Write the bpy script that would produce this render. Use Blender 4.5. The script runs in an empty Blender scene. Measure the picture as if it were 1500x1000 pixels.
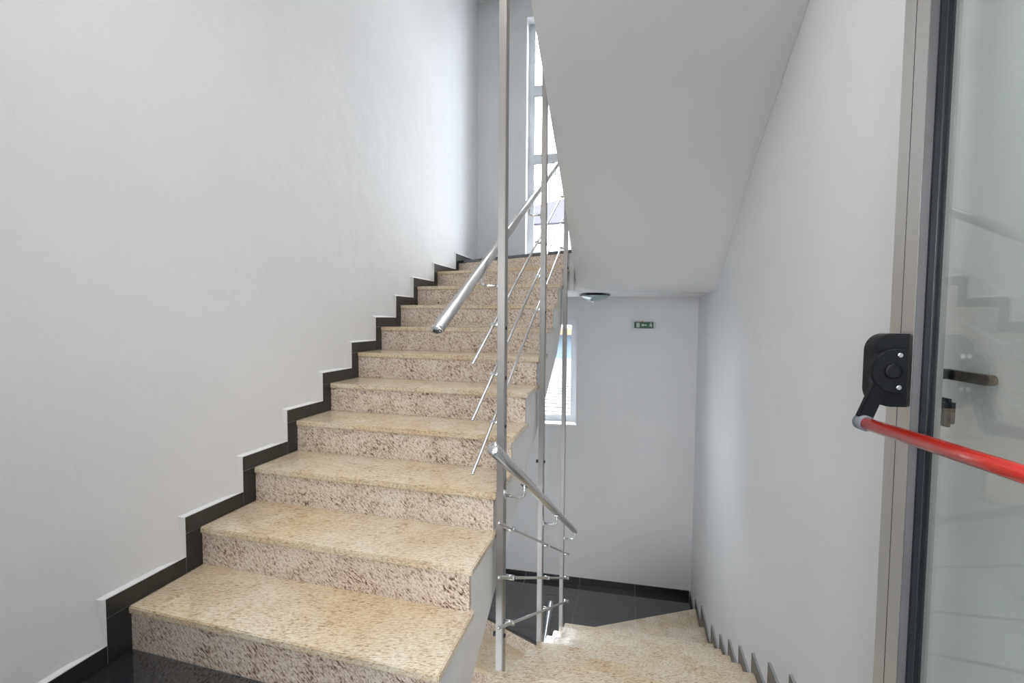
import bpy, bmesh, math, random
from mathutils import Vector, Matrix
from mathutils.geometry import tessellate_polygon
random.seed(7)
SC = bpy.context.scene
COL = SC.collection

# ------------------------------------------------------------------ camera
cam_d = bpy.data.cameras.new('camera')
cam = bpy.data.objects.new('camera', cam_d); COL.objects.link(cam)
cam_d.sensor_width = 36.0; cam_d.lens = 667.0 / 1500.0 * 36.0; cam_d.clip_start = 0.02; cam_d.clip_end = 500
R3 = ((0.966837, 0.255290, 0.007347), (-0.019753, 0.046067, 0.998743), (-0.254631, 0.965766, -0.049582))
rx, ry, rf = (Vector(v).normalized() for v in R3)
cam.matrix_world = Matrix(((rx.x, ry.x, -rf.x, 1.76551), (rx.y, ry.y, -rf.y, -1.19792), (rx.z, ry.z, -rf.z, 1.21892), (0, 0, 0, 1)))
SC.camera = cam

# ------------------------------------------------------------------ world, lights, exposure
w = bpy.data.worlds.new('sky'); SC.world = w; w.use_nodes = True
nt = w.node_tree; bg = nt.nodes['Background']
bg.inputs['Color'].default_value = (0.92, 0.96, 1.0, 1)
bg.inputs['Strength'].default_value = 18.0
SC.view_settings.view_transform = 'Standard'; SC.view_settings.look = 'None'
SC.view_settings.gamma = 1.0; SC.view_settings.use_curve_mapping = False
SC.view_settings.exposure = 0.50

def area(name, loc, rot, sx, sy, power, color=(1, 1, 1), portal=False):
    l = bpy.data.lights.new(name, 'AREA'); l.shape = 'RECTANGLE'; l.size = sx; l.size_y = sy
    l.energy = power; l.color = color
    if portal: l.cycles.is_portal = True
    o = bpy.data.objects.new(name, l); COL.objects.link(o); o.location = loc; o.rotation_euler = rot
    return o
PI = math.pi
# portals in the two far windows and the added lobby opening (they only guide the sampling of the sky)
area('portal_upper', (0.87, 4.12, 3.2), (-PI/2, 0, 0.055), 0.6, 2.7, 1, portal=True)
area('portal_lower', (0.87, 4.12, 0.6), (-PI/2, 0, 0.055), 0.6, 1.2, 1, portal=True)
area('portal_lobby', (0.9, -4.62, 1.8), (PI/2, 0, 0), 1.0, 1.2, 1, portal=True)
# unseen ceiling lamps added to brighten the lobby and the stairwell
area('stairwell_fill', (1.0, 1.5, 4.76), (0, 0, 0), 0.5, 0.5, 11, (1.0, 0.97, 0.93))
area('lobby_fill', (2.3, -2.5, 2.86), (0, 0, 0), 0.9, 0.9, 42, (1.0, 0.98, 0.95))
area('entrance_fill', (1.50, -0.30, 3.27), (0, 0, 0), 0.7, 0.7, 13, (1.0, 0.98, 0.95))
area('lower_lobby_fill', (0.9, -0.3, -0.40), (0, 0, 0), 0.6, 0.6, 34, (0.96, 0.98, 1.0))

# ------------------------------------------------------------------ materials
def new_mat(name):
    m = bpy.data.materials.new(name); m.use_nodes = True
    return m, m.node_tree.nodes, m.node_tree.links, m.node_tree.nodes['Principled BSDF']

def plain(name, col, rough=0.5, metal=0.0, spec=0.5, noise_amt=0.0, nscale=20, bump=0.0, bscale=60, coat=0.0):
    m, N, L, b = new_mat(name)
    b.inputs['Base Color'].default_value = (*col, 1); b.inputs['Roughness'].default_value = rough
    b.inputs['Metallic'].default_value = metal; b.inputs['Specular IOR Level'].default_value = spec
    b.inputs['Coat Weight'].default_value = coat
    tc = N.new('ShaderNodeTexCoord')
    if noise_amt:
        n = N.new('ShaderNodeTexNoise'); n.inputs['Scale'].default_value = nscale; n.inputs['Detail'].default_value = 4
        L.new(tc.outputs['Object'], n.inputs['Vector'])
        r = N.new('ShaderNodeMapRange'); r.inputs['From Min'].default_value = 0.3; r.inputs['From Max'].default_value = 0.7
        r.inputs['To Min'].default_value = 1 - noise_amt; r.inputs['To Max'].default_value = 1 + noise_amt
        L.new(n.outputs['Fac'], r.inputs['Value'])
        mx = N.new('ShaderNodeVectorMath'); mx.operation = 'SCALE'; mx.inputs[0].default_value = col
        L.new(r.outputs['Result'], mx.inputs['Scale']); L.new(mx.outputs['Vector'], b.inputs['Base Color'])
    if bump:
        n2 = N.new('ShaderNodeTexNoise'); n2.inputs['Scale'].default_value = bscale; n2.inputs['Detail'].default_value = 5
        L.new(tc.outputs['Object'], n2.inputs['Vector'])
        bp = N.new('ShaderNodeBump'); bp.inputs['Strength'].default_value = bump; bp.inputs['Distance'].default_value = 0.01
        L.new(n2.outputs['Fac'], bp.inputs['Height']); L.new(bp.outputs['Normal'], b.inputs['Normal'])
    return m

def plaster(name, col):
    m, N, L, b = new_mat(name)
    tc = N.new('ShaderNodeTexCoord')
    n = N.new('ShaderNodeTexNoise'); n.inputs['Scale'].default_value = 1.6; n.inputs['Detail'].default_value = 6; n.inputs['Roughness'].default_value = 0.6
    L.new(tc.outputs['Object'], n.inputs['Vector'])
    r = N.new('ShaderNodeMapRange'); r.inputs['From Min'].default_value = 0.3; r.inputs['From Max'].default_value = 0.7
    r.inputs['To Min'].default_value = 0.975; r.inputs['To Max'].default_value = 1.02
    L.new(n.outputs['Fac'], r.inputs['Value'])
    mx = N.new('ShaderNodeVectorMath'); mx.operation = 'SCALE'; mx.inputs[0].default_value = col
    L.new(r.outputs['Result'], mx.inputs['Scale']); L.new(mx.outputs['Vector'], b.inputs['Base Color'])
    b.inputs['Roughness'].default_value = 0.62; b.inputs['Specular IOR Level'].default_value = 0.3
    n2 = N.new('ShaderNodeTexNoise'); n2.inputs['Scale'].default_value = 4.5; n2.inputs['Detail'].default_value = 3
    n3 = N.new('ShaderNodeTexNoise'); n3.inputs['Scale'].default_value = 140; n3.inputs['Detail'].default_value = 2
    L.new(tc.outputs['Object'], n2.inputs['Vector']); L.new(tc.outputs['Object'], n3.inputs['Vector'])
    b1 = N.new('ShaderNodeBump'); b1.inputs['Strength'].default_value = 0.22; b1.inputs['Distance'].default_value = 0.03
    b2 = N.new('ShaderNodeBump'); b2.inputs['Strength'].default_value = 0.18; b2.inputs['Distance'].default_value = 0.002
    L.new(n2.outputs['Fac'], b1.inputs['Height']); L.new(n3.outputs['Fac'], b2.inputs['Height'])
    L.new(b1.outputs['Normal'], b2.inputs['Normal']); L.new(b2.outputs['Normal'], b.inputs['Normal'])
    return m

def granite(name, rot, stretch, ramp, specks, rough, warm=None, dark_amt=0.6, clusters=0.22):
    m, N, L, b = new_mat(name)
    tc = N.new('ShaderNodeTexCoord'); oi = N.new('ShaderNodeObjectInfo')
    cx = N.new('ShaderNodeCombineXYZ')
    for i, k in enumerate((17.0, 31.0, 23.0)):
        ml = N.new('ShaderNodeMath'); ml.operation = 'MULTIPLY'; ml.inputs[1].default_value = k
        L.new(oi.outputs['Random'], ml.inputs[0]); L.new(ml.outputs[0], cx.inputs[i])
    ad = N.new('ShaderNodeVectorMath'); ad.operation = 'ADD'
    L.new(tc.outputs['Object'], ad.inputs[0]); L.new(cx.outputs[0], ad.inputs[1])
    # slight swirl of the grain
    sw = N.new('ShaderNodeTexNoise'); sw.inputs['Scale'].default_value = 2.2; sw.inputs['Detail'].default_value = 2
    L.new(ad.outputs[0], sw.inputs['Vector'])
    sws = N.new('ShaderNodeVectorMath'); sws.operation = 'SCALE'; sws.inputs['Scale'].default_value = 0.10
    L.new(sw.outputs['Color'], sws.inputs[0])
    ad2 = N.new('ShaderNodeVectorMath'); ad2.operation = 'ADD'
    L.new(ad.outputs[0], ad2.inputs[0]); L.new(sws.outputs[0], ad2.inputs[1])
    mp = N.new('ShaderNodeMapping'); mp.vector_type = 'TEXTURE'; mp.inputs['Rotation'].default_value = rot; mp.inputs['Scale'].default_value = stretch
    L.new(ad2.outputs[0], mp.inputs['Vector'])
    n1 = N.new('ShaderNodeTexNoise'); n1.inputs['Scale'].default_value = 1.0; n1.inputs['Detail'].default_value = 5; n1.inputs['Roughness'].default_value = 0.68
    L.new(mp.outputs[0], n1.inputs['Vector'])
    cr = N.new('ShaderNodeValToRGB'); e = cr.color_ramp.elements
    e[0].position, e[0].color = ramp[0][0], (*ramp[0][1], 1); e[1].position, e[1].color = ramp[-1][0], (*ramp[-1][1], 1)
    for p, c in ramp[1:-1]:
        q = e.new(p); q.color = (*c, 1)
    nc = N.new('ShaderNodeTexNoise'); nc.inputs['Scale'].default_value = 11.0; nc.inputs['Detail'].default_value = 3
    L.new(ad.outputs[0], nc.inputs['Vector'])
    ma = N.new('ShaderNodeMath'); ma.operation = 'MULTIPLY_ADD'; ma.inputs[1].default_value = clusters; ma.inputs[2].default_value = -0.5*clusters
    L.new(nc.outputs['Fac'], ma.inputs[0])
    mb = N.new('ShaderNodeMath'); L.new(n1.outputs['Fac'], mb.inputs[0]); L.new(ma.outputs[0], mb.inputs[1])
    L.new(mb.outputs[0], cr.inputs['Fac'])
    n2 = N.new('ShaderNodeTexNoise'); n2.inputs['Scale'].default_value = 2.1; n2.inputs['Detail'].default_value = 3; n2.inputs['Roughness'].default_value = 0.7
    off = N.new('ShaderNodeVectorMath'); off.operation = 'ADD'; off.inputs[1].default_value = (5.3, 1.7, 9.1)
    L.new(mp.outputs[0], off.inputs[0]); L.new(off.outputs[0], n2.inputs['Vector'])
    th = N.new('ShaderNodeMapRange'); th.inputs['From Min'].default_value = specks[1]; th.inputs['From Max'].default_value = specks[1] + 0.07
    th.inputs['To Min'].default_value = 0; th.inputs['To Max'].default_value = dark_amt
    L.new(n2.outputs['Fac'], th.inputs['Value'])
    mix = N.new('ShaderNodeMix'); mix.data_type = 'RGBA'; mix.inputs['B'].default_value = (*specks[0], 1)
    L.new(th.outputs[0], mix.inputs['Factor']); L.new(cr.outputs['Color'], mix.inputs['A'])
    out = mix.outputs['Result']
    if warm:
        n4 = N.new('ShaderNodeTexNoise'); n4.inputs['Scale'].default_value = 3.0; n4.inputs['Detail'].default_value = 3
        L.new(ad.outputs[0], n4.inputs['Vector'])
        t2 = N.new('ShaderNodeMapRange'); t2.inputs['From Min'].default_value = 0.42; t2.inputs['From Max'].default_value = 0.68
        t2.inputs['To Max'].default_value = 0.75
        L.new(n4.outputs['Fac'], t2.inputs['Value'])
        mm = N.new('ShaderNodeMix'); mm.data_type = 'RGBA'; mm.blend_type = 'MULTIPLY'; mm.inputs['B'].default_value = (*warm, 1)
        L.new(t2.outputs[0], mm.inputs['Factor']); L.new(out, mm.inputs['A']); out = mm.outputs['Result']
    L.new(out, b.inputs['Base Color'])
    b.inputs['Roughness'].default_value = rough; b.inputs['Specular IOR Level'].default_value = 0.5
    b.inputs['Coat Weight'].default_value = 0.6; b.inputs['Coat Roughness'].default_value = 0.2
    return m

def black_granite(name, rough, base=(0.010, 0.011, 0.014), speck=(0.25, 0.25, 0.26), coat=0.0, crough=0.04):
    m, N, L, b = new_mat(name)
    tc = N.new('ShaderNodeTexCoord')
    v = N.new('ShaderNodeTexNoise'); v.inputs['Scale'].default_value = 230; v.inputs['Detail'].default_value = 2; v.inputs['Roughness'].default_value = 0.7
    L.new(tc.outputs['Object'], v.inputs['Vector'])
    r = N.new('ShaderNodeMapRange'); r.inputs['From Min'].default_value = 0.62; r.inputs['From Max'].default_value = 0.74
    L.new(v.outputs['Fac'], r.inputs['Value'])
    mx = N.new('ShaderNodeMix'); mx.data_type = 'RGBA'; mx.inputs['A'].default_value = (*base, 1); mx.inputs['B'].default_value = (*speck, 1)
    L.new(r.outputs[0], mx.inputs['Factor']); L.new(mx.outputs['Result'], b.inputs['Base Color'])
    b.inputs['Roughness'].default_value = rough
    b.inputs['Coat Weight'].default_value = coat; b.inputs['Coat Roughness'].default_value = crough; b.inputs['Coat IOR'].default_value = 1.8
    return m

def steel(name, col, rough, axis):
    m, N, L, b = new_mat(name)
    tc = N.new('ShaderNodeTexCoord'); mp = N.new('ShaderNodeMapping')
    s = [260, 260, 260]; s[axis] = 3; mp.inputs['Scale'].default_value = s
    L.new(tc.outputs['Object'], mp.inputs['Vector'])
    n = N.new('ShaderNodeTexNoise'); n.inputs['Scale'].default_value = 1; n.inputs['Detail'].default_value = 3
    L.new(mp.outputs[0], n.inputs['Vector'])
    r = N.new('ShaderNodeMapRange'); r.inputs['To Min'].default_value = rough - 0.08; r.inputs['To Max'].default_value = rough + 0.1
    L.new(n.outputs['Fac'], r.inputs['Value']); L.new(r.outputs[0], b.inputs['Roughness'])
    bp = N.new('ShaderNodeBump'); bp.inputs['Strength'].default_value = 0.015; bp.inputs['Distance'].default_value = 0.001
    L.new(n.outputs['Fac'], bp.inputs['Height']); L.new(bp.outputs['Normal'], b.inputs['Normal'])
    b.inputs['Base Color'].default_value = (*col, 1); b.inputs['Metallic'].default_value = 1.0
    return m

def glass(name, tint, ior):
    m = bpy.data.materials.new(name); m.use_nodes = True
    N, L = m.node_tree.nodes, m.node_tree.links
    for n in list(N): N.remove(n)
    out = N.new('ShaderNodeOutputMaterial'); mix = N.new('ShaderNodeMixShader'); lw = N.new('ShaderNodeLayerWeight')
    pw = N.new('ShaderNodeMath'); pw.operation = 'POWER'; pw.inputs[1].default_value = 5.0
    fr = N.new('ShaderNodeMapRange'); f0 = ((ior-1)/(ior+1))**2          # Schlick reflectance of a pane face
    fr.inputs['To Min'].default_value = f0; fr.inputs['To Max'].default_value = 1.0
    lw.inputs['Blend'].default_value = 0.5; L.new(lw.outputs['Facing'], pw.inputs[0]); L.new(pw.outputs[0], fr.inputs['Value'])
    tr = N.new('ShaderNodeBsdfTransparent'); gl = N.new('ShaderNodeBsdfGlossy')
    tr.inputs['Color'].default_value = (*tint, 1); gl.inputs['Roughness'].default_value = 0.0
    L.new(fr.outputs[0], mix.inputs['Fac']); L.new(tr.outputs[0], mix.inputs[1]); L.new(gl.outputs[0], mix.inputs[2])
    L.new(mix.outputs[0], out.inputs['Surface'])
    return m

WALL = plaster('wall_paint', (0.78, 0.785, 0.795))
WHITE = plain('white_paint', (0.87, 0.87, 0.87), 0.5, noise_amt=0.02, nscale=9)
TREAD = granite('tread_granite', (0.0, 0.0, 0.32), (0.019, 0.0050, 0.007),
    [(0.27, (0.20, 0.13, 0.085)), (0.36, (0.46, 0.34, 0.23)), (0.43, (0.71, 0.58, 0.42)), (0.54, (0.84, 0.745, 0.59)), (0.70, (0.90, 0.865, 0.78))],
    ((0.12, 0.08, 0.06), 0.585), 0.24, warm=(0.94, 0.83, 0.66))
RISER = granite('riser_granite', (0.0, 0.72, 0.0), (0.018, 0.0085, 0.0065),
    [(0.33, (0.06, 0.034, 0.026)), (0.385, (0.25, 0.16, 0.115)), (0.43, (0.62, 0.485, 0.385)), (0.52, (0.82, 0.71, 0.605)), (0.66, (0.90, 0.84, 0.77))],
    ((0.06, 0.032, 0.028), 0.565), 0.28, dark_amt=0.85)
BLACK = black_granite('black_granite_polished', 0.12, base=(0.022, 0.026, 0.031), coat=1.0)
BLACKS = black_granite('black_granite_skirting', 0.36, base=(0.012, 0.012, 0.012), speck=(0.09, 0.088, 0.085), coat=0.25, crough=0.12)
JOINT = plain('joint_grout', (0.36, 0.37, 0.38), 0.8, noise_amt=0.1, nscale=60)
STEEL_Z = steel('brushed_steel_post', (0.37, 0.355, 0.34), 0.38, 2)
STEEL_Y = steel('brushed_steel_tube', (0.62, 0.62, 0.62), 0.30, 1)
CHROME = plain('polished_steel', (0.72, 0.72, 0.73), 0.14, 1.0, noise_amt=0.03)
ALU = steel('anodised_aluminium', (0.63, 0.61, 0.585), 0.42, 2)
ALU_SHADE = plain('shaded_aluminium', (0.17, 0.17, 0.175), 0.5, 0.3, noise_amt=0.03)  # darker copy of the stile aluminium, its shade put into the colour
PVC = plain('grey_window_frame', (0.60, 0.62, 0.65), 0.4, noise_amt=0.02)
PANE = glass('window_glass', (0.97, 0.985, 0.99), 1.45)
DOORGLASS = glass('door_glass', (0.93, 0.955, 0.945), 2.1)
RUBBER = plain('black_rubber', (0.012, 0.014, 0.022), 0.45, noise_amt=0.1)
BLACKPL = plain('black_plastic', (0.006, 0.007, 0.009), 0.34, spec=0.22, noise_amt=0.08, nscale=200)
GREYPL = plain('grey_metal_paint', (0.17, 0.18, 0.21), 0.35, noise_amt=0.04)
RED = plain('red_enamel', (0.60, 0.022, 0.012), 0.22, noise_amt=0.04, nscale=30, coat=0.4)
DARKM = plain('dark_metal', (0.05, 0.055, 0.06), 0.4, 0.6, noise_amt=0.05)
LEVER = plain('worn_dark_bronze', (0.17, 0.135, 0.11), 0.4, 0.5, noise_amt=0.35, nscale=70)
SILL = plain('white_sill', (0.82, 0.81, 0.80), 0.3, noise_amt=0.03)
FROST = plain('frosted_lamp_glass', (0.34, 0.44, 0.46), 0.12, noise_amt=0.03, coat=0.5)
SIGN_G = plain('sign_green', (0.015, 0.10, 0.04), 0.35, noise_amt=0.05)
SIGN_D = plain('sign_dark_edge', (0.01, 0.03, 0.025), 0.4, noise_amt=0.05)
SIGN_W = plain('sign_pale', (0.55, 0.66, 0.60), 0.4, noise_amt=0.03)
SIGN_R = plain('sign_indicator', (0.55, 0.16, 0.12), 0.4, noise_amt=0.03)
EXT_W = plain('house_render', (0.30, 0.30, 0.32), 0.8, noise_amt=0.05)
EXT_B = plain('house_blue_render', (0.07, 0.095, 0.12), 0.8, noise_amt=0.05)
EXT_R = plain('house_roof_tiles', (0.034, 0.031, 0.044), 0.8, noise_amt=0.1)
EXT_O = plain('orange_awning', (0.12, 0.06, 0.03), 0.8, noise_amt=0.08)
EXT_M = plain('sheet_roof', (0.085, 0.085, 0.084), 0.6, noise_amt=0.05)
EXT_S = plain('sheet_roof_seam', (0.02, 0.02, 0.02), 0.7, noise_amt=0.05)
GROUND = plain('yard_concrete', (0.25, 0.25, 0.24), 0.9, noise_amt=0.1)

# ------------------------------------------------------------------ mesh helpers
def link(name, mesh, mat, parent=None, kind=None, smooth=False):
    o = bpy.data.objects.new(name, mesh); COL.objects.link(o)
    if mat and not mesh.materials: mesh.materials.append(mat)
    if parent: o.parent = parent
    if kind: o['kind'] = kind
    if smooth:
        for p in mesh.polygons: p.use_smooth = True
    return o

def obj(name, bm, mat, parent=None, kind=None, smooth=False):
    bmesh.ops.recalc_face_normals(bm, faces=bm.faces)
    me = bpy.data.meshes.new(name); bm.to_mesh(me); bm.free()
    return link(name, me, mat, parent, kind, smooth)

def thing(name, label, cat, loc=(0, 0, 0), group=None):
    o = bpy.data.objects.new(name, None); COL.objects.link(o); o.location = loc; o.empty_display_size = 0.1
    o['label'] = label; o['category'] = cat
    if group: o['group'] = group
    return o

def rel(o, parent):            # parent a mesh built in world coordinates
    o.parent = parent; o.matrix_parent_inverse = parent.matrix_world.inverted() if False else Matrix.Translation(-Vector(parent.location))
    return o

def add_box(bm, x0, x1, y0, y1, z0, z1, M=None):
    v = [bm.verts.new((x, y, z)) for x in (x0, x1) for y in (y0, y1) for z in (z0, z1)]
    if M is not None:
        for q in v: q.co = M @ q.co
    for f in ((0, 1, 3, 2), (4, 6, 7, 5), (0, 4, 5, 1), (2, 3, 7, 6), (0, 2, 6, 4), (1, 5, 7, 3)):
        bm.faces.new([v[i] for i in f])
    return v

def bevel(bm, w, seg=2):
    bmesh.ops.bevel(bm, geom=list(bm.edges), offset=w, segments=seg, affect='EDGES', clamp_overlap=True)

def box(name, x0, x1, y0, y1, z0, z1, mat, parent=None, kind=None, bev=0.0, M=None, seg=2):
    bm = bmesh.new(); add_box(bm, x0, x1, y0, y1, z0, z1, M)
    if bev: bmesh.ops.recalc_face_normals(bm, faces=bm.faces); bevel(bm, bev, seg)
    return obj(name, bm, mat, parent, kind)

def prism(bm, pts, z0, z1):    # polygon in xy, extruded in z
    a = [bm.verts.new((x, y, z0)) for x, y in pts]; b = [bm.verts.new((x, y, z1)) for x, y in pts]
    n = len(pts); bm.faces.new(a); bm.faces.new(b[::-1])
    for i in range(n): bm.faces.new((a[i], a[(i+1) % n], b[(i+1) % n], b[i]))

def add_tube(bm, pts, r, seg=14, cap=True):
    rings = []; pts = [Vector(p) for p in pts]; n = len(pts); side = None
    for i, p in enumerate(pts):
        d = (pts[min(i+1, n-1)] - pts[max(i-1, 0)]).normalized()
        if side is None:
            side = d.cross(Vector((0, 0, 1)))
            if side.length < 1e-3: side = d.cross(Vector((1, 0, 0)))
        side = (side - d * side.dot(d)).normalized(); up = side.cross(d)
        rr = r[i] if isinstance(r, (list, tuple)) else r
        rings.append([bm.verts.new(p + side*rr*math.cos(2*PI*k/seg) + up*rr*math.sin(2*PI*k/seg)) for k in range(seg)])
    for a, b in zip(rings, rings[1:]):
        for k in range(seg): bm.faces.new((a[k], a[(k+1) % seg], b[(k+1) % seg], b[k]))
    if cap: bm.faces.new(rings[0][::-1]); bm.faces.new(rings[-1])

def tube(name, pts, r, mat, parent=None, seg=14):
    bm = bmesh.new(); add_tube(bm, pts, r, seg)
    o = obj(name, bm, mat, parent)
    for p in o.data.polygons: p.use_smooth = len(p.vertices) == 4
    return o

def lathe(name, prof, c, mat, parent=None, seg=32):   # prof: (radius, z)
    bm = bmesh.new(); rings = []
    for r, z in prof:
        rings.append([bm.verts.new((c[0] + r*math.cos(2*PI*k/seg), c[1] + r*math.sin(2*PI*k/seg), c[2] + z)) for k in range(seg)])
    for a, b in zip(rings, rings[1:]):
        for k in range(seg): bm.faces.new((a[k], a[(k+1) % seg], b[(k+1) % seg], b[k]))
    bm.faces.new(rings[0][::-1]); bm.faces.new(rings[-1])
    return obj(name, bm, mat, parent, smooth=True)

def arc(c, a, b, n=6):        # quarter bend with corner c between directions towards a and b
    return [c + a*(1 - math.sin(t)) + b*(1 - math.cos(t)) for t in [PI/2*i/n for i in range(n+1)]]

# ------------------------------------------------------------------ dimensions (metres)
H = 0.165                       # riser
XW, XC, XR = 1.233, 1.268, 2.445   # right end of the left flights, left end of the right flights, right wall
UP_L = [0.2888*i for i in range(9)] + [2.715, 3.245]
UP_R = [0.2888*i for i in range(7)] + [2.0, 2.19, 2.435, 2.735]
UP_R[7] = 2.0; UP_R[8] = 2.215
DN_L = [0.174 + 0.29*k for k in range(9)] + [2.66, 2.87]
DN_R = [0.24 + 0.29*k for k in range(9)] + [3.007, 3.533]
TH = 0.028                      # tread slab
FAR = lambda x: 3.87 + 0.055*x  # inner face of the window wall

# ------------------------------------------------------------------ setting
def far_frame():               # local frame of the window wall: x along, y outwards
    a = math.atan(0.055)
    return Matrix.Translation((0, 3.87, 0)) @ Matrix.Rotation(a, 4, 'Z')
MF = far_frame(); MFI = MF.inverted()

def wall_with_holes(name, xs, zs, holes, y0, y1, M, mat):
    bm = bmesh.new(); cache = {}
    def V(x, y, z):
        k = (round(x, 4), round(y, 4), round(z, 4))
        if k not in cache: cache[k] = bm.verts.new(M @ Vector(k))
        return cache[k]
    hole = lambda i, j: i < 0 or j < 0 or i >= len(xs)-1 or j >= len(zs)-1 or (i, j) in holes
    for i in range(len(xs)-1):
        for j in range(len(zs)-1):
            if (i, j) in holes: continue
            x0, x1, z0, z1 = xs[i], xs[i+1], zs[j], zs[j+1]
            for y in (y0, y1): bm.faces.new((V(x0, y, z0), V(x1, y, z0), V(x1, y, z1), V(x0, y, z1)))
            if hole(i-1, j): bm.faces.new((V(x0, y0, z0), V(x0, y1, z0), V(x0, y1, z1), V(x0, y0, z1)))
            if hole(i+1, j): bm.faces.new((V(x1, y0, z0), V(x1, y1, z0), V(x1, y1, z1), V(x1, y0, z1)))
            if hole(i, j-1): bm.faces.new((V(x0, y0, z0), V(x1, y0, z0), V(x1, y1, z0), V(x0, y1, z0)))
            if hole(i, j+1): bm.faces.new((V(x0, y0, z1), V(x1, y0, z1), V(x1, y1, z1), V(x0, y1, z1)))
    return obj(name, bm, mat, kind='structure')

WX0, WX1 = 0.571, 1.169
wall_far = wall_with_holes('wall_far', [-0.2, WX0, WX1, 2.75], [-3.9, 0.01, 1.225, 1.91, 4.57, 4.95],
                           {(1, 1), (1, 3)}, 0.0, 0.32, MF, WALL)
wall_left = box('wall_left', -0.2, 0.0, -1.1, 4.2, -3.9, 4.95, WALL, kind='structure')
# right wall, stepping back beside the open door
bm = bmesh.new(); prism(bm, [(XR, 4.15), (XR, -0.45), (2.64, -0.45), (2.64, -1.1), (2.8, -1.1), (2.8, 4.15)], -3.9, 4.95)
wall_right = obj('wall_right', bm, WALL, kind='structure')
box('ceiling', -0.2, 2.8, -1.1, 4.2, 4.79, 4.95, WALL, kind='structure')
box('ceiling', -0.2, 2.8, -1.1, 0.135, 3.30, 3.6, WALL, kind='structure')
wall_back = wall_with_holes('wall_back', [-0.2, 1.05, 2.56, 2.8], [-3.9, 0.0, 2.2, 4.95], {(1, 1)}, -1.1, -0.92, Matrix.Identity(4), WALL)
# lobby behind the camera
box('wall_lobby_left', 0.0, 0.15, -4.75, -1.1, -0.3, 3.0, WALL, kind='structure')
box('wall_lobby_right', 3.6, 3.75, -4.75, -1.1, -0.3, 3.0, WALL, kind='structure')
box('wall_lobby_front', 2.8, 3.75, -1.1, -0.92, -0.3, 3.0, WALL, kind='structure')
box('ceiling', 0.0, 3.75, -4.75, -1.1, 2.9, 3.05, WALL, kind='structure')
wall_with_holes('wall_lobby_back', [0.15, 0.4, 1.4, 3.6], [-0.3, 1.2, 2.4, 3.0], {(1, 1)}, -4.75, -4.55, Matrix.Identity(4), WALL)  # unseen window opening added to let sky light in from behind
# entrance floor slab with black tiles
def clip(poly, a, b):          # keep the part of poly on the left of a->b
    out = []; f = lambda p: (b[0]-a[0])*(p[1]-a[1]) - (b[1]-a[1])*(p[0]-a[0])
    for i, p in enumerate(poly):
        q = poly[(i+1) % len(poly)]; fp, fq = f(p), f(q)
        if fp >= 0: out.append(p)
        if fp*fq < 0:
            t = fp/(fp-fq); out.append((p[0]+t*(q[0]-p[0]), p[1]+t*(q[1]-p[1])))
    return out
def tiles(parent, xs, ys, bounds, z0, z1, skew=0.0, gap=0.0016):
    k = 0
    for x0, x1 in zip(xs, xs[1:]):
        for y0, y1 in zip(ys, ys[1:]):
            p = [(x0+gap, y0+gap), (x1-gap, y0+gap), (x1-gap, y1-gap), (x0+gap, y1-gap)]
            p = [(x, y + skew*x) for x, y in p]
            for a, b in bounds:
                if p: p = clip(p, a, b)
            if len(p) < 3: continue
            ar = abs(sum(p[i][0]*p[(i+1) % len(p)][1] - p[(i+1) % len(p)][0]*p[i][1] for i in range(len(p))))/2
            if ar < 0.0005: continue
            bm = bmesh.new(); prism(bm, p, z0, z1); obj('floor_tile', bm, BLACK, parent)
floor_e = box('floor', -0.05, 2.7, -4.7, 0.03, -0.36, -0.0015, JOINT, kind='structure')
bm = bmesh.new(); prism(bm, [(XC, 0.03), (XR, 0.03), (XR, DN_R[0]-0.03), (XC, DN_L[0]-0.03)], -0.36, -0.0015); obj('floor_edge', bm, JOINT, floor_e)
fb = [((0.0, 0.009), (0.0, -1)), ((0, -3.0), (3, -3.0)), ((XR, -1), (XR, 3))]
tiles(floor_e, [0.0, 0.62, XC], [-1.15, -0.85, -0.55, -0.25, 0.009], [], -0.010, 0.0)
tiles(floor_e, [XC, 1.87, XR], [-1.15, -0.85, -0.55, -0.25, 0.05, 0.30], [((XR, DN_R[0]), (XC, DN_L[0]))], -0.010, 0.0)
tiles(floor_e, [0.15, 0.75, 1.35, 1.95, 2.55], [-3.55, -2.95, -2.35, -1.75, -1.15], [], -0.010, 0.0)
# half landings (upper, lower)
def landing(z, with_tiles):
    pts = [(0.0, UP_L[10]+0.03), (XW, UP_R[10]+0.03), (XC, DN_L[10]-0.03), (XR, DN_R[10]-0.03), (XR, FAR(XR)), (0.0, FAR(0))]
    pts = [pts[0], pts[1], (XC, UP_R[10]+0.03)] + pts[2:]
    bm = bmesh.new(); prism(bm, pts, z-0.345, z-0.0015)
    o = obj('floor', bm, WHITE, kind='structure')
    o.data.materials.append(JOINT)
    for p in o.data.polygons:
        if p.normal.z > 0.9 and p.center.z > z-0.01: p.material_index = 1
    nos = [((0.0, UP_L[10]+0.02), (XC, UP_R[10]+0.007)), ((XC-0.02, DN_L[10]-0.02), (XR, DN_R[10]-0.012))]
    bnd = [(nos[0][1], nos[0][0]), (nos[1][1], nos[1][0])]
    bnd = [(a, b) if False else (b, a) for a, b in bnd] + [((XR, 0), (XR, 9)), ((0, 9), (0, 0)), ((9, FAR(9)-0.002), (-9, FAR(-9)-0.002))]
    ys = [y - 0.0 for y in (2.70, 2.99, 3.285, 3.58, 3.88)] if with_tiles else [2.70, 3.285, 3.88]
    xs = [0.0, 0.612, 1.24, 1.853, XR]
    tiles(o, xs, ys, bnd, z-0.010, z, skew=0.055)
    return o
floor_low = landing(-11*H, True)
floor_up = landing(11*H, False)

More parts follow.
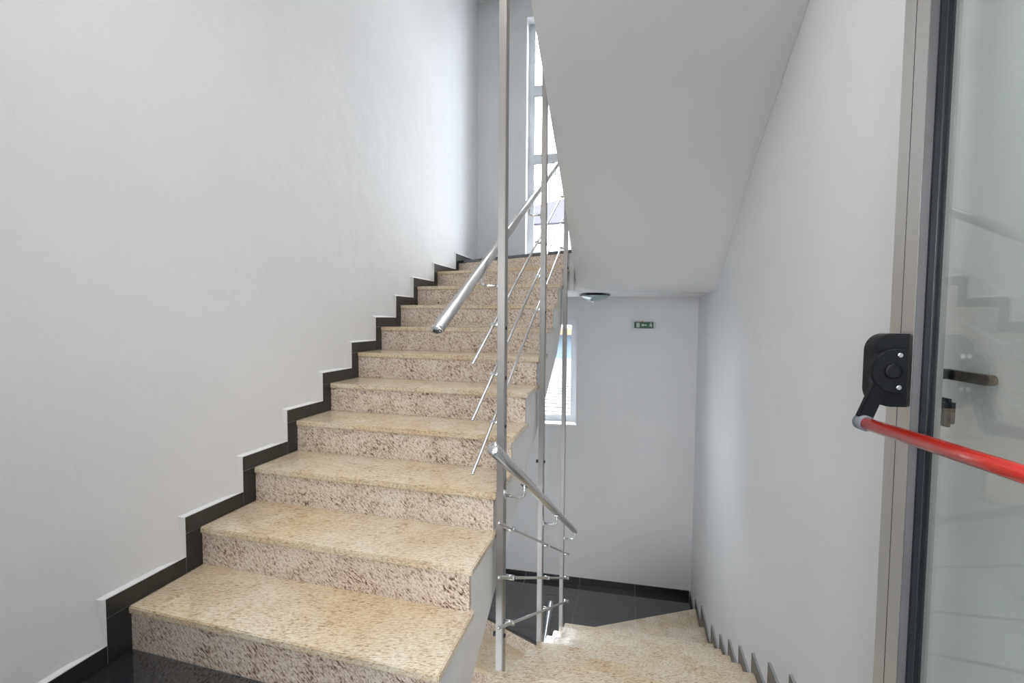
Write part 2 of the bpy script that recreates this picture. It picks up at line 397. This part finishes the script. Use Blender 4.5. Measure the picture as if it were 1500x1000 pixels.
# ------------------------------------------------------------------ stair flights
UND_R = [(-0.1, -0.36), (0.32, -0.115), (0.526, 0.005), (0.741, 0.126), (0.926, 0.235), (1.211, 0.39), (1.351, 0.474), (1.706, 0.672), (2.194, 0.952), (2.403, 1.15), (2.62, 1.36), (2.735, 1.470)]
UND_L = [(-0.1, -0.36), (0.32, -0.115), (0.526, 0.0), (0.741, 0.126), (0.926, 0.232), (1.211, 0.39), (1.351, 0.474), (1.706, 0.675), (2.25, 0.985), (2.55, 1.17), (2.95, 1.37), (3.245, 1.470)]
SOF_L = [(0.14, 3.27), (0.45, 2.92), (0.903, 2.672), (1.10, 2.553), (1.355, 2.412), (1.65, 2.252), (1.80, 2.165), (1.987, 2.050), (2.214, 1.900), (2.377, 1.789), (2.513, 1.698), (2.66, 1.608), (2.80, 1.535), (2.90, 1.492), (2.945, 1.473), (3.04, 1.470)]
SOF_R = [(0.14, 3.27), (0.45, 2.82), (0.99, 2.537), (1.13, 2.475), (1.319, 2.388), (1.60, 2.260), (1.80, 2.162), (2.0, 2.056), (2.196, 1.942), (2.40, 1.815), (2.606, 1.682), (2.76, 1.58), (2.90, 1.492), (2.945, 1.473), (3.15, 1.470), (3.355, 1.470)]

def interp_loft(bm, PL, PR, xl, xr, n=1):
    """closed profiles PL (at xl) and PR (at xr), same length, lofted into a solid"""
    cols = []
    for k in range(n+1):
        t = k/n
        cols.append([bm.verts.new((xl+(xr-xl)*t, a[0]+(b[0]-a[0])*t, a[1]+(b[1]-a[1])*t)) for a, b in zip(PL, PR)])
    m = len(PL)
    for c, d in zip(cols, cols[1:]):
        for i in range(m): bm.faces.new((c[i], c[(i+1) % m], d[(i+1) % m], d[i]))
    for c, P, x in ((cols[0], PL, xl), (cols[-1], PR, xr)):      # end caps, tessellated (the outline is concave)
        for tri in tessellate_polygon([[Vector((a, b, 0)) for a, b in P]]):
            bm.faces.new([c[i] for i in tri])

def slab_quad(name, bl, br, fl, fr, xl, xr, z0, z1, mat, parent, bev):
    """tread slab: back/front y at left and right ends"""
    bm = bmesh.new(); prism(bm, [(xl, fl), (xr, fr), (xr, br), (xl, bl)], z0, z1)
    bmesh.ops.recalc_face_normals(bm, faces=bm.faces)
    if bev: bevel(bm, bev, 2)
    return obj(name, bm, mat, parent)

def flight_up(z0, label, first=1):
    t = thing('staircase', label, 'stairs', (0.6, 0.0, z0))
    n = 11; PL = []; PR = []
    for i in range(n):         # zigzag carrying risers and treads
        for P, Y in ((PL, UP_L), (PR, UP_R)):
            P.append((Y[i]+0.031, z0 + i*H - (TH if i else 0.0))); P.append((Y[i]+0.031, z0 + (i+1)*H - TH))
    for P, U in ((PL, UND_L), (PR, UND_R)):
        P += [(y, z + z0) for y, z in reversed(U)]
    bm = bmesh.new(); interp_loft(bm, PL, PR, 0.001, XW-0.014, 4)
    rel(obj('stringer', bm, WHITE), t)
    for i in range(first-1, n):
        za, zb = z0 + i*H, z0 + (i+1)*H - TH
        bm = bmesh.new()
        prism(bm, [(0.013, UP_L[i]+0.010), (XW-0.0142, UP_R[i]+0.010), (XW-0.0142, UP_R[i]+0.030), (0.013, UP_L[i]+0.030)], za + (0.0005 if i else 0.0), zb-0.0005)
        rel(obj('riser', bm, RISER), t)
        if i < n-1:
            o = slab_quad('tread', UP_L[i+1]+0.030, UP_R[i+1]+0.030, UP_L[i], UP_R[i], 0.013, XW, zb, zb+TH, TREAD, t, 0.004)
            rel(o, t)
    o = slab_quad('landing_nosing', UP_L[10]+0.018, UP_R[10]+0.006, UP_L[10], UP_R[10]-0.012, 0.013, XC+0.0, z0+11*H-TH, z0+11*H, BLACK, t, 0.003)
    o['label'] = 'black granite nosing of the landing'
    rel(o, t)
    return t

def flight_down(z0, label, dress=True, xl=XC):
    t = thing('staircase', label, 'stairs', (1.85, 0.2, z0))
    n = 11; PL = []; PR = []
    for k in range(n):         # k = 0 is the floor edge
        for P, Y in ((PL, DN_L), (PR, DN_R)):
            P.append((Y[k]-0.031, z0 - k*H - TH)); P.append((Y[k]-0.031, z0 - (k+1)*H - (TH if k < n-1 else 0.0)))
    for P, U in ((PL, SOF_L), (PR, SOF_R)):
        P += [(y, z + z0 - 22*H) for y, z in reversed(U)]
    bm = bmesh.new(); interp_loft(bm, PL, PR, xl+0.014, XR-0.001, 6)
    o = rel(obj('stringer', bm, WALL if not dress else WHITE, smooth=True), t)
    o.data.set_sharp_from_angle(angle=math.radians(24))
    if dress:
        for k in range(n):
            za, zb = z0 - (k+1)*H, z0 - k*H - TH
            bm = bmesh.new()
            prism(bm, [(XC+0.012, DN_L[k]-0.030), (XR-0.013, DN_R[k]-0.030), (XR-0.013, DN_R[k]-0.010), (XC+0.012, DN_L[k]-0.010)], za+0.0005, zb-0.0005)
            rel(obj('riser', bm, RISER), t)
            if k:
                o = slab_quad('tread', DN_L[k-1]-0.030, DN_R[k-1]-0.030, DN_L[k], DN_R[k], XC, XR-0.013, zb, zb+TH, TREAD, t, 0.004)
                rel(o, t)
    return t
st_a = flight_up(0.0, 'beige granite staircase rising along the left wall to the upper window landing')
st_d = flight_up(-22*H, 'beige granite staircase dropping below the dark tiled landing, glimpsed behind the nearest steel post', first=8)
st_c = flight_down(0.0, 'beige granite staircase descending along the right wall to the dark tiled landing')
st_b = flight_down(22*H, 'plain white underside of the upper staircase sloping overhead on the right', dress=False, xl=1.276)

# ------------------------------------------------------------------ skirting
bl = bpy.data.objects.new('baseboard_left', None); COL.objects.link(bl); bl['kind'] = 'structure'
SK = 0.068; OFF = 0.063
edge = [(-1.0, SK), (UP_L[0]-OFF-0.008, SK)]
GROUT = {}
def sk_tile(y0, y1, z0, z1, parent, x0=0.0, x1=0.014):
    g = 0.0011
    b = GROUT.setdefault(parent.name, bmesh.new())
    add_box(b, x0 if x0 < 1 else x0+0.0012, x1-0.0012 if x0 < 1 else x1, y0+0.0003, y1-0.0003, z0+0.0003, z1-0.0003)
    box('skirting_tile', x0, x1, y0+g, y1-g, z0+g, z1-g, BLACKS, parent)
for y0, y1 in ((-0.92, -0.62), (-0.62, -0.32), (-0.32, -0.071)): sk_tile(y0, y1, 0.0, SK, bl)
for i in range(11):
    ya = UP_L[i]-OFF - (0.008 if i == 0 else 0)
    yn = (UP_L[i+1]-OFF) if i < 10 else FAR(0)-0.002
    z = (i+1)*H
    sk_tile(ya, UP_L[i]+0.012, z-H, z, bl)               # upright piece beside the riser
    sk_tile(ya, yn, z, z+SK, bl)                          # flat piece above the tread
    edge += [(ya, z+SK), (yn, z+SK)]
# plaster worked up to the tiles: a narrow pale edge, then a ramp back to the wall
bm = bmesh.new()
pts = [edge[0]]
for p in edge[1:]:
    if abs(p[0]-pts[-1][0]) > 1e-5 or abs(p[1]-pts[-1][1]) > 1e-5: pts.append(p)
n = len(pts); inn = []; lip = []; far = []
for i, (y, z) in enumerate(pts):
    top = i % 2 == 0 and 0 < i < n-1                      # upper corner of a step (the next run is flat)
    low = i % 2 == 1 and 0 < i < n-1
    inn.append(bm.verts.new((0.0135, y, z)))
    lip.append(bm.verts.new((0.0125, y-0.008, z+0.003)))
    w = 0.022 if top else (0.105 if low else 0.010)
    far.append(bm.verts.new((0.0, y-w, z+0.011)))
for i in range(n-1):
    bm.faces.new((inn[i], inn[i+1], lip[i+1], lip[i]))
    if i % 2 == 0:                                        # flat run: a thin sloping edge
        if i+1 < n-1:
            mid = bm.verts.new((0.0, pts[i+1][0]-0.105, pts[i+1][1]+0.011)); far[i+1].co = mid.co; bm.verts.remove(mid)
        bm.faces.new((lip[i], lip[i+1], far[i+1], far[i]))
    else:                                                 # upright run: a ramp that widens towards its foot
        bm.faces.new((lip[i], lip[i+1], far[i+1], far[i]))
obj('plaster_edge', bm, WALL, wall_left)
# right wall skirting of the descending flight
br = bpy.data.objects.new('baseboard_right', None); COL.objects.link(br); br['kind'] = 'structure'
for k in range(0, 11):
    off = {10: 0.05, 9: 0.20, 8: 0.12}.get(k, OFF)
    ye = DN_R[k] + off; z = -(k+1)*H
    y0 = (DN_R[k-1] + {10: 0.20, 9: 0.12}.get(k, OFF)) if k else -0.45
    sk_tile(DN_R[k]-0.012, ye, z, z+H, br, XR-0.014, XR)
    sk_tile(y0, ye, z+H, z+H+SK, br, XR-0.014, XR)
sk_tile(DN_R[10]+0.05, FAR(XR)-0.014, -11*H, -11*H+SK, br, XR-0.014, XR)
for par in (bl, br): obj('grout_joint', GROUT[par.name], JOINT, par)
bf = bpy.data.objects.new('baseboard_far', None); COL.objects.link(bf); bf['kind'] = 'structure'
for zz in (-11*H, 11*H):
    for x0, x1 in ((0.016, 0.612), (0.612, 1.24), (1.24, 1.853), (1.853, XR-0.016)):
        box('skirting_tile', x0+0.0012, x1-0.0012, -0.013, 0.0, zz+0.001, zz+SK, BLACKS, bf, M=MF)
    box('grout_joint', 0.016, XR-0.016, -0.0118, 0.0, zz+0.001, zz+SK-0.0005, JOINT, bf, M=MF)

# ------------------------------------------------------------------ windows
def window(name, z0, z1, rails, sashes):
    f = bpy.data.objects.new(name, None); COL.objects.link(f); f['kind'] = 'structure'
    ya, yb, fw = 0.135, 0.195, 0.062
    bm = bmesh.new()
    add_box(bm, WX0, WX0+fw, ya, yb, z0, z1, MF); add_box(bm, WX1-fw, WX1, ya, yb, z0, z1, MF)
    add_box(bm, WX0+fw, WX1-fw, ya, yb, z0, z0+fw, MF); add_box(bm, WX0+fw, WX1-fw, ya, yb, z1-fw, z1, MF)
    obj('window_frame', bm, PVC, f)
    zs = [z0+fw]
    for r0, r1 in rails:
        box('mullion', WX0+fw, WX1-fw, ya, yb, r0, r1, PVC, f, M=MF); zs += [r0, r1]
    zs.append(z1-fw)
    for a, b in zip(zs[0::2], zs[1::2]):
        p = box('window_pane', WX0+fw-0.004, WX1-fw+0.004, 0.160, 0.166, a-0.004, b+0.004, PANE, f, M=MF)
        bm = bmesh.new()                                  # slim glazing bead round each pane
        for (xa, xb, zc, zd) in ((WX0+fw, WX0+fw+0.010, a, b), (WX1-fw-0.010, WX1-fw, a, b), (WX0+fw+0.010, WX1-fw-0.010, a, a+0.010), (WX0+fw+0.010, WX1-fw-0.010, b-0.010, b)):
            add_box(bm, xa, xb, 0.145, 0.160, zc, zd, MF)
        obj('glazing_strip', bm, PVC, f)
    return f
win_up = window('window_1', 1.93, 4.57, [(3.014, 3.107), (3.775, 3.882)], None)
win_lo = window('window_2', 0.03, 1.225, [], None)
box('window_handle', WX0+0.50, WX0+0.53, 0.10, 0.135, 3.80, 3.86, DARKM, win_up, bev=0.004, M=MF)
box('window_sill', WX0+0.001, WX1+0.012, -0.035, -0.001, 0.006, 0.030, SILL, win_lo, bev=0.004, M=MF)
box('window_sill', WX0+0.001, WX1-0.001, -0.002, 0.30, 0.011, 0.030, SILL, win_lo, M=MF)
box('window_sill', WX0+0.001, WX1-0.001, -0.02, 0.30, 1.911, 1.930, SILL, win_up, M=MF)

# ------------------------------------------------------------------ railing
RL = thing('railing', 'brushed steel stair railing with three tall posts between the two granite flights', 'railing', (1.251, 0.6, -3.4))
PY = [(0.574, 0.624), (1.447, 1.497), (2.365, 2.415)]
PX = (1.236, 1.266)
def R_(o): return rel(o, RL)
A_ROD = [lambda y: 1.193+0.5486*(y-0.6), lambda y: 0.989+0.5508*(y-0.6), lambda y: 0.789+0.5520*(y-0.6)]
C_ROD = [lambda y: 0.344-0.5690*(y-0.6), lambda y: 0.136-0.5640*(y-0.6), lambda y: -0.060-0.5620*(y-0.6)]
A_RAIL = lambda y: 1.182+0.548*(y-0.153)
C_RAIL = lambda y: 0.809-0.5750*(y-0.16)
XA, XAR, XCR, XCC = 1.211, 1.160, 1.349, 1.299
for i, (a, b) in enumerate(PY):
    bm = bmesh.new(); add_box(bm, PX[0], PX[1], a, b, -3.4, 4.785)
    bmesh.ops.recalc_face_normals(bm, faces=bm.faces); bevel(bm, 0.003, 2)
    post = R_(obj('post', bm, STEEL_Z))
    m = (a+b)/2
    for z in [f(m) for f in A_ROD]:                       # clamp on the left, bolt head on the right
        c = tube('clamp', [(PX[0]+0.001, m, z), (PX[0]-0.006, m, z), (XA-0.010, m, z), (XA-0.012, m, z)], [0.0085, 0.0105, 0.0105, 0.0085], CHROME, seg=12); R_(c)
        R_(tube('bolt', [(PX[1]-0.001, m, z-0.012), (PX[1]+0.003, m, z-0.012), (PX[1]+0.0045, m, z-0.012)], [0.008, 0.008, 0.004], DARKM, seg=10))
    for z in [f(m) for f in C_ROD]:
        c = tube('clamp', [(PX[1]-0.001, m, z), (PX[1]+0.006, m, z), (XCC+0.010, m, z), (XCC+0.012, m, z)], [0.0085, 0.0105, 0.0105, 0.0085], CHROME, seg=12); R_(c)
    # handrail brackets: an oval rosette on the post, an arm and an upright under the rail
    for xr, z, sx in ((XAR, A_RAIL(m), -1), (XCR, C_RAIL(m), 1)):
        if sx == 1 and i == 2: z = C_RAIL(m)
        px = PX[0] if sx < 0 else PX[1]
        zb = z - 0.021 - 0.052
        a_ = Vector((px, m, zb)); c_ = Vector((xr, m, zb)); t_ = Vector((xr, m, z-0.018))
        bend = [c_ + Vector((-sx*0.018*(1-math.sin(t)), 0, 0.018*(1-math.cos(t)))) for t in [PI/2*k/6 for k in range(7)]]
        br_ = R_(tube('bracket', [a_] + bend + [t_], 0.0058, CHROME, seg=10))
        bm = bmesh.new(); ring = []
        for xx, s in ((px - sx*0.0005, 1.0), (px + sx*0.004, 1.0), (px + sx*0.006, 0.8)):
            ring.append([bm.verts.new((xx, m + 0.014*s*math.cos(2*PI*k/20), zb + 0.026*s*math.sin(2*PI*k/20))) for k in range(20)])
        for p, q in zip(ring, ring[1:]):
            for k in range(20): bm.faces.new((p[k], p[(k+1) % 20], q[(k+1) % 20], q[k]))
        bm.faces.new(ring[0]); bm.faces.new(ring[-1])
        R_(obj('rosette', bm, CHROME))
        sl = 0.548 if sx < 0 else -0.575
        bm = bmesh.new()
        add_box(bm, xr-0.011, xr+0.011, m-0.026, m+0.026, -0.003, 0.002)
        for v in bm.verts: v.co.z += z - 0.0225 + sl*(v.co.y-m)
        R_(obj('saddle', bm, CHROME))
for i, (a, b) in enumerate(PY):
    m = (a+b)/2
    zs_ = {0: (-0.12,), 1: (0.36,), 2: (1.62,)}[i]
    for z in zs_[:(i < 2)]: R_(tube('spacer', [(XW-0.0138, m, z), (PX[0]+0.001, m, z)], 0.010, DARKM, seg=10))
    for z in zs_: R_(tube('bolt', [(PX[1]-0.001, m, z), (PX[1]+0.006, m, z), (PX[1]+0.008, m, z)], [0.008, 0.008, 0.004], DARKM, seg=10))
def rail(x, y0, y1, f, r, nm, cap):
    p0, p1 = Vector((x, y0, f(y0))), Vector((x, y1, f(y1))); d = (p1-p0).normalized()
    h = R_(tube(nm, [p0, p1], r, STEEL_Y, seg=28 if r > 0.015 else 12))
    if cap:
        for p, e in ((p0, -d), (p1, d)):
            c = tube('end_cap', [p, p+e*0.002, p+e*0.006, p+e*0.0085], [r*1.02, r*1.02, r*0.85, r*0.45], CHROME, seg=28 if r > 0.015 else 12)
            for q in c.data.polygons: q.use_smooth = True
            c.parent = h; c.matrix_parent_inverse = h.matrix_parent_inverse.copy() if False else Matrix.Identity(4)
            c.matrix_parent_inverse = Matrix.Identity(4)
    return h
rail(XAR, 0.153, 2.46, A_RAIL, 0.0205, 'handrail', True)
rail(XCR, 0.160, 2.43, C_RAIL, 0.0205, 'handrail', True)
for f in A_ROD: rail(XA, 0.355, 2.47, f, 0.0062, 'rod', True)
for f in C_ROD: rail(XCC, 0.405, 2.46, f, 0.0062, 'rod', True)
rail(XAR, 0.153, 2.42, lambda y: A_RAIL(y) - 22*H + 0.085, 0.0205, 'handrail', True)

# ------------------------------------------------------------------ open glass door
AN = math.radians(7.0)
U = Vector((math.sin(AN), -math.cos(AN), 0)); NN = Vector((-math.cos(AN), -math.sin(AN), 0))
D0 = Vector((2.3225, -0.107, 0.0))                 # foot of the bar end on the leaf face
MD = Matrix(((U.x, -NN.x, 0, D0.x), (U.y, -NN.y, 0, D0.y), (0, 0, 1, 0), (0, 0, 0, 1)))   # local: s along leaf, d depth into leaf, z
door = bpy.data.objects.new('door_1', None); COL.objects.link(door); door['kind'] = 'structure'
S0, S1, SW, DT, ZT = -0.087, 0.825, 0.071, 0.058, 2.16
box('stile', S0, S0+SW, 0, DT, 0.012, ZT, ALU, door, M=MD)
box('stile', S1-SW, S1, 0, DT, 0.012, ZT, ALU, door, M=MD, bev=0.0015, seg=1)
box('bottom_rail', S0+SW, S1-SW, 0, DT, 0.012, 0.112, ALU, door, M=MD, bev=0.0015, seg=1)
box('top_rail', S0+SW, S1-SW, 0, DT, ZT-0.062, ZT, ALU, door, M=MD, bev=0.0015, seg=1)
# groove lip along the lock stile
box('cover_strip', S0+0.034, S0+0.0355, -0.0003, 0.001, 0.02, ZT-0.008, RUBBER, door, M=MD)
G0, G1 = S0+SW, S1-SW
bm = bmesh.new()
for (a, b, c, d_) in ((G0, G0+0.008, 0.112, ZT-0.062), (G1-0.008, G1, 0.112, ZT-0.062)): add_box(bm, a, b, 0.016, 0.026, c, d_, MD)
for c in (0.112, ZT-0.070): add_box(bm, G0+0.008, G1-0.008, 0.016, 0.026, c, c+0.008, MD)
for (a, b) in ((G0, G0+0.006), (G1-0.006, G1)): add_box(bm, a, b, 0.032, 0.042, 0.112, ZT-0.062, MD)
obj('gasket', bm, RUBBER, door)
box('glazing_strip', G0-0.0005, G0+0.0022, 0.0012, 0.016, 0.112, ZT-0.062, ALU_SHADE, door, M=MD)  # dark strips added on the stile returns to paint their shade
box('glazing_strip', G1-0.0022, G1+0.0005, 0.0012, 0.016, 0.112, ZT-0.062, ALU_SHADE, door, M=MD)
box('glass_pane', G0-0.004, G1+0.004, 0.026, 0.032, 0.108, ZT-0.058, DOORGLASS, door, M=MD)
# panic latch
def extr(name, pts, s0, s1, mat, parent, bev=0.0):
    """profile pts in (d, z), extruded along s"""
    bm = bmesh.new()
    a = [bm.verts.new(MD @ Vector((s0, d, z))) for d, z in pts]; b = [bm.verts.new(MD @ Vector((s1, d, z))) for d, z in pts]
    n = len(pts); bm.faces.new(a); bm.faces.new(b[::-1])
    for i in range(n): bm.faces.new((a[i], a[(i+1) % n], b[(i+1) % n], b[i]))
    bmesh.ops.recalc_face_normals(bm, faces=bm.faces)
    if bev:
        es = [e for e in bm.edges if abs((MD.inverted() @ e.verts[0].co).x - (MD.inverted() @ e.verts[1].co).x) < 1e-5]
        bmesh.ops.bevel(bm, geom=es, offset=bev, segments=3, affect='EDGES', clamp_overlap=True)
    return obj(name, bm, mat, parent)
latch = bpy.data.objects.new('panic_latch', None); COL.objects.link(latch); latch.parent = door
zc = 1.118
prof = [(0.0, zc-0.076), (-0.034, zc-0.076)]
prof += [(-0.034-0.034*math.sin(t), zc-0.040-0.036*math.cos(t)) for t in [PI/2*k/8 for k in range(9)]]
prof += [(-0.034-0.034*math.cos(t), zc+0.040+0.036*math.sin(t)) for t in [PI/2*k/8 for k in range(9)]]
prof += [(0.0, zc+0.076)]
extr('latch_case', prof, -0.060, -0.022, BLACKPL, latch, 0.006)
dc = -0.036; rD = 0.0465
dd = [(-0.020, zc-rD), (dc, zc-rD)] + [(dc-rD*math.sin(t), zc-rD*math.cos(t)) for t in [PI*k/20 for k in range(1, 20)]] + [(dc, zc+rD), (-0.020, zc+rD)]
extr('latch_cover', dd, -0.024, -0.004, BLACKPL, latch, 0.003)
def disc(name, s, d, z, r, t, mat, parent):
    return tube(name, [MD @ Vector((s, d, z)), MD @ Vector((s+t*0.7, d, z)), MD @ Vector((s+t, d, z))], [r, r, r*0.75], mat, parent, seg=20)
disc('boss', -0.005, dc-0.006, zc, 0.016, 0.005, BLACKPL, latch)
for z in (zc-0.033, zc+0.033): disc('screw', -0.005, -0.030, z, 0.0052, 0.003, CHROME, latch)
# arm from the cover to the bar socket
zb = 1.010
bm = bmesh.new()
p0, p1 = Vector((0, -0.058, zc-0.020)), Vector((0, -0.089, zb+0.006))
dr = (p1-p0).normalized(); pe = Vector((0, dr.z, -dr.y)) * 0.0145
vs = []
for s in (-0.018, -0.006):
    for q in (p0+pe, p1+pe, p1-pe, p0-pe): vs.append(bm.verts.new(MD @ (q + Vector((s, 0, 0)))))
for f in ((0, 1, 2, 3), (7, 6, 5, 4), (0, 4, 5, 1), (1, 5, 6, 2), (2, 6, 7, 3), (3, 7, 4, 0)): bm.faces.new([vs[i] for i in f])
bmesh.ops.recalc_face_normals(bm, faces=bm.faces); bevel(bm, 0.002, 2)
obj('bar_arm', bm, BLACKPL, latch)
tube('bar_socket', [MD @ Vector((s, -0.090, zb)) for s in (-0.021, -0.019, 0.003, 0.004)], [0.013, 0.0160, 0.0160, 0.014], GREYPL, latch, seg=24)
bar = tube('push_bar', [MD @ Vector((s, -0.090, zb + 0.022*s)) for s in (0.0, 0.70)], 0.0128, RED, door, seg=24)
tube('bar_socket', [MD @ Vector((s, -0.090, zb + 0.0154)) for s in (0.695, 0.72)], 0.0160, GREYPL, latch, seg=24)
extr('latch_case', prof, 0.735, 0.775, BLACKPL, latch, 0.006)
bm = bmesh.new(); add_box(bm, 0.708, 0.735, -0.102, -0.03, zb-0.012, zc, MD); obj('bar_arm', bm, BLACKPL, latch)
# outside lever handle, seen through the glass
hd = bpy.data.objects.new('door_handle', None); COL.objects.link(hd); hd.parent = door
box('back_plate', -0.075, -0.030, DT, DT+0.010, 1.000, 1.155, DARKM, hd, M=MD, bev=0.006)
zl = 1.108
tube('lever_neck', [MD @ Vector((-0.064, DT+0.008, zl)), MD @ Vector((-0.064, DT+0.052, zl))], 0.010, DARKM, hd, seg=14)
def plate(name, pts, d0, d1, mat, parent):
    bm = bmesh.new()
    a = [bm.verts.new(MD @ Vector((q, d0, z))) for q, z in pts]; b = [bm.verts.new(MD @ Vector((q, d1, z))) for q, z in pts]
    n = len(pts); bm.faces.new(a); bm.faces.new(b[::-1])
    for i in range(n): bm.faces.new((a[i], a[(i+1) % n], b[(i+1) % n], b[i]))
    return obj(name, bm, mat, parent)
plate('lever', [(-0.080, zl-0.0105), (-0.048, zl-0.0105), (-0.048, zl+0.0100), (-0.080, zl+0.0105)], DT+0.044, DT+0.058, DARKM, hd)
plate('lever_grip', [(-0.048, zl-0.0105)] + [(0.025+0.010*math.sin(t), zl-0.001-0.0105*math.cos(t)) for t in [PI*k/10 for k in range(11)]] + [(-0.048, zl+0.0100)], DT+0.044, DT+0.058, LEVER, hd)
box('cylinder_cover', -0.060, -0.016, DT+0.010, DT+0.032, 1.003, 1.062, DARKM, hd, M=MD, bev=0.008)
# door frame round the doorway behind
fr = bpy.data.objects.new('trim_door_frame', None); COL.objects.link(fr); fr['kind'] = 'structure'
for x0, x1 in ((1.05, 1.10), (2.575, 2.625)): pass
box('jamb', 1.05, 1.09, -1.06, -0.93, 0.0, 2.2, ALU, fr); box('jamb', 2.552, 2.60, -1.06, -0.95, 0.0, 2.2, ALU, fr)
box('frame_head', 1.09, 2.552, -1.06, -0.95, 2.17, 2.2, ALU, fr)

# ------------------------------------------------------------------ exit sign
ex = thing('exit_sign', 'small green emergency exit sign with pale arrow on far wall', 'sign', MF @ Vector((1.886, 0.0, 1.162)))
def E_(o): return rel(o, ex)
x0, x1, z0, z1 = 1.766, 2.010, 1.128, 1.196
E_(box('sign_body', x0+0.022, x1-0.022, -0.028, 0.0, z0, z1, SIGN_D, M=MF, bev=0.002))
for a, b in ((x0, x0+0.022), (x1-0.022, x1)): E_(box('end_cap', a, b, -0.030, 0.0, z0, z1, SIGN_W, M=MF, bev=0.003))
E_(box('green_panel', x0+0.040, x1-0.040, -0.031, -0.0275, z0+0.004, z1-0.004, SIGN_G, M=MF))
E_(box('door_pictogram', x0+0.044, x0+0.078, -0.0325, -0.030, z0+0.010, z1-0.010, SIGN_W, M=MF))
def flat(name, pts, mat):
    bm = bmesh.new()
    a = [bm.verts.new(MF @ Vector((x, -0.0330, z))) for x, z in pts]; b = [bm.verts.new(MF @ Vector((x, -0.0300, z))) for x, z in pts]
    n = len(pts); bm.faces.new(a); bm.faces.new(b[::-1])
    for i in range(n): bm.faces.new((a[i], a[(i+1) % n], b[(i+1) % n], b[i]))
    return E_(obj(name, bm, mat))
cxx, cz = x0+0.122, (z0+z1)/2
flat('arrow', [(cxx-0.027, cz), (cxx-0.006, cz+0.018), (cxx-0.006, cz+0.006), (cxx+0.032, cz+0.006), (cxx+0.032, cz-0.006), (cxx-0.006, cz-0.006), (cxx-0.006, cz-0.018)], SIGN_W)
rx0 = x0+0.182
flat('running_figure', [(rx0+0.002, cz+0.012), (rx0+0.014, cz+0.014), (rx0+0.020, cz+0.004), (rx0+0.030, cz+0.008), (rx0+0.031, cz+0.003), (rx0+0.020, cz-0.002), (rx0+0.016, cz-0.006), (rx0+0.026, cz-0.014), (rx0+0.022, cz-0.026), (rx0+0.017, cz-0.025), (rx0+0.019, cz-0.015), (rx0+0.008, cz-0.010), (rx0-0.002, cz-0.018), (rx0-0.006, cz-0.014), (rx0+0.004, cz-0.004), (rx0+0.006, cz+0.006), (rx0-0.002, cz+0.004), (rx0-0.006, cz-0.002), (rx0-0.009, cz+0.001)], SIGN_W)
E_(tube('figure_head', [MF @ Vector((rx0+0.014, -0.033, cz+0.022)), MF @ Vector((rx0+0.014, -0.030, cz+0.022))], 0.006, SIGN_W, seg=14))
E_(tube('indicator_lamp', [MF @ Vector((x0+0.108, -0.020, z1-0.002)), MF @ Vector((x0+0.108, -0.020, z1+0.008)), MF @ Vector((x0+0.108, -0.020, z1+0.012))], [0.009, 0.009, 0.005], SIGN_R, seg=14))

# ------------------------------------------------------------------ ceiling light under the upper landing
LZ = 1.470; LC = (1.408, 3.3)
cl = thing('ceiling_light', 'round ceiling light with frosted glass bowl under the landing slab', 'lamp', (LC[0], LC[1], LZ))
rel(lathe('base_plate', [(0.075, 0.0), (0.085, -0.003), (0.085, -0.012), (0.080, -0.016)], (LC[0], LC[1], LZ), DARKM), cl)
rel(lathe('rim', [(0.085, -0.006), (0.148, -0.012), (0.151, -0.016), (0.144, -0.021), (0.085, -0.016)], (LC[0], LC[1], LZ), DARKM), cl)
rel(lathe('glass_bowl', [(0.143, -0.021), (0.134, -0.030), (0.112, -0.045), (0.080, -0.060), (0.045, -0.072), (0.020, -0.077)], (LC[0], LC[1], LZ), FROST), cl)
rel(lathe('finial', [(0.028, -0.074), (0.026, -0.080), (0.014, -0.085), (0.008, -0.089)], (LC[0], LC[1], LZ), CHROME), cl)

# ------------------------------------------------------------------ outside: sheet roof and a house
GZ = -4.5
box('ground', -60, 60, -60, 90, GZ-0.5, GZ, GROUND, kind='structure')
nr = thing('shed', 'low building with a pale ribbed roof below the lower window', 'building', (0.5, 10.0, GZ))
rel(box('wall', -7, 8, 6.2, 18.0, GZ, -0.52, EXT_W), nr)
rel(box('roof_deck', -7.2, 8.2, 6.0, 18.2, -0.52, -0.47, EXT_M), nr)
y = 6.2; me = None
while y < 18.1:
    bm = bmesh.new(); add_box(bm, -7.2, 8.2, -0.036, 0.036, -0.472, -0.455)
    if me is None:
        o = obj('roof_seam', bm, EXT_S); me = o.data
    else:
        bm.free(); o = link('roof_seam', me, EXT_S)
    o.parent = nr; o.matrix_parent_inverse = Matrix.Translation(-nr.location); o.location = (0, y, 0)
    y += 0.40
hs = thing('house', 'gabled house with lilac roof and orange awning seen through the windows', 'house', (-1.0, 24.0, GZ))
rel(box('wall', -14, 7, 24, 32, GZ, 0.35, EXT_B), hs)
rel(box('upper_wall', -14, 7, 24.0, 32, 0.35, 6.45, EXT_W), hs)
rel(box('awning', -14, 7, 22.6, 24.0, 0.42, 0.72, EXT_O), hs)
bm = bmesh.new()
P = [(-14.6, 6.0), (7.6, 6.0), (-1.4, 8.2)]
P = [(-9.0, 6.45), (6.0, 6.45), (-0.9, 7.9)]
a = [bm.verts.new((x, 23.6, z)) for x, z in P]; b = [bm.verts.new((x, 32.4, z)) for x, z in P]
bm.faces.new(a); bm.faces.new(b[::-1])
for i in range(3): bm.faces.new((a[i], a[(i+1) % 3], b[(i+1) % 3], b[i]))
rel(obj('roof', bm, EXT_R), hs)
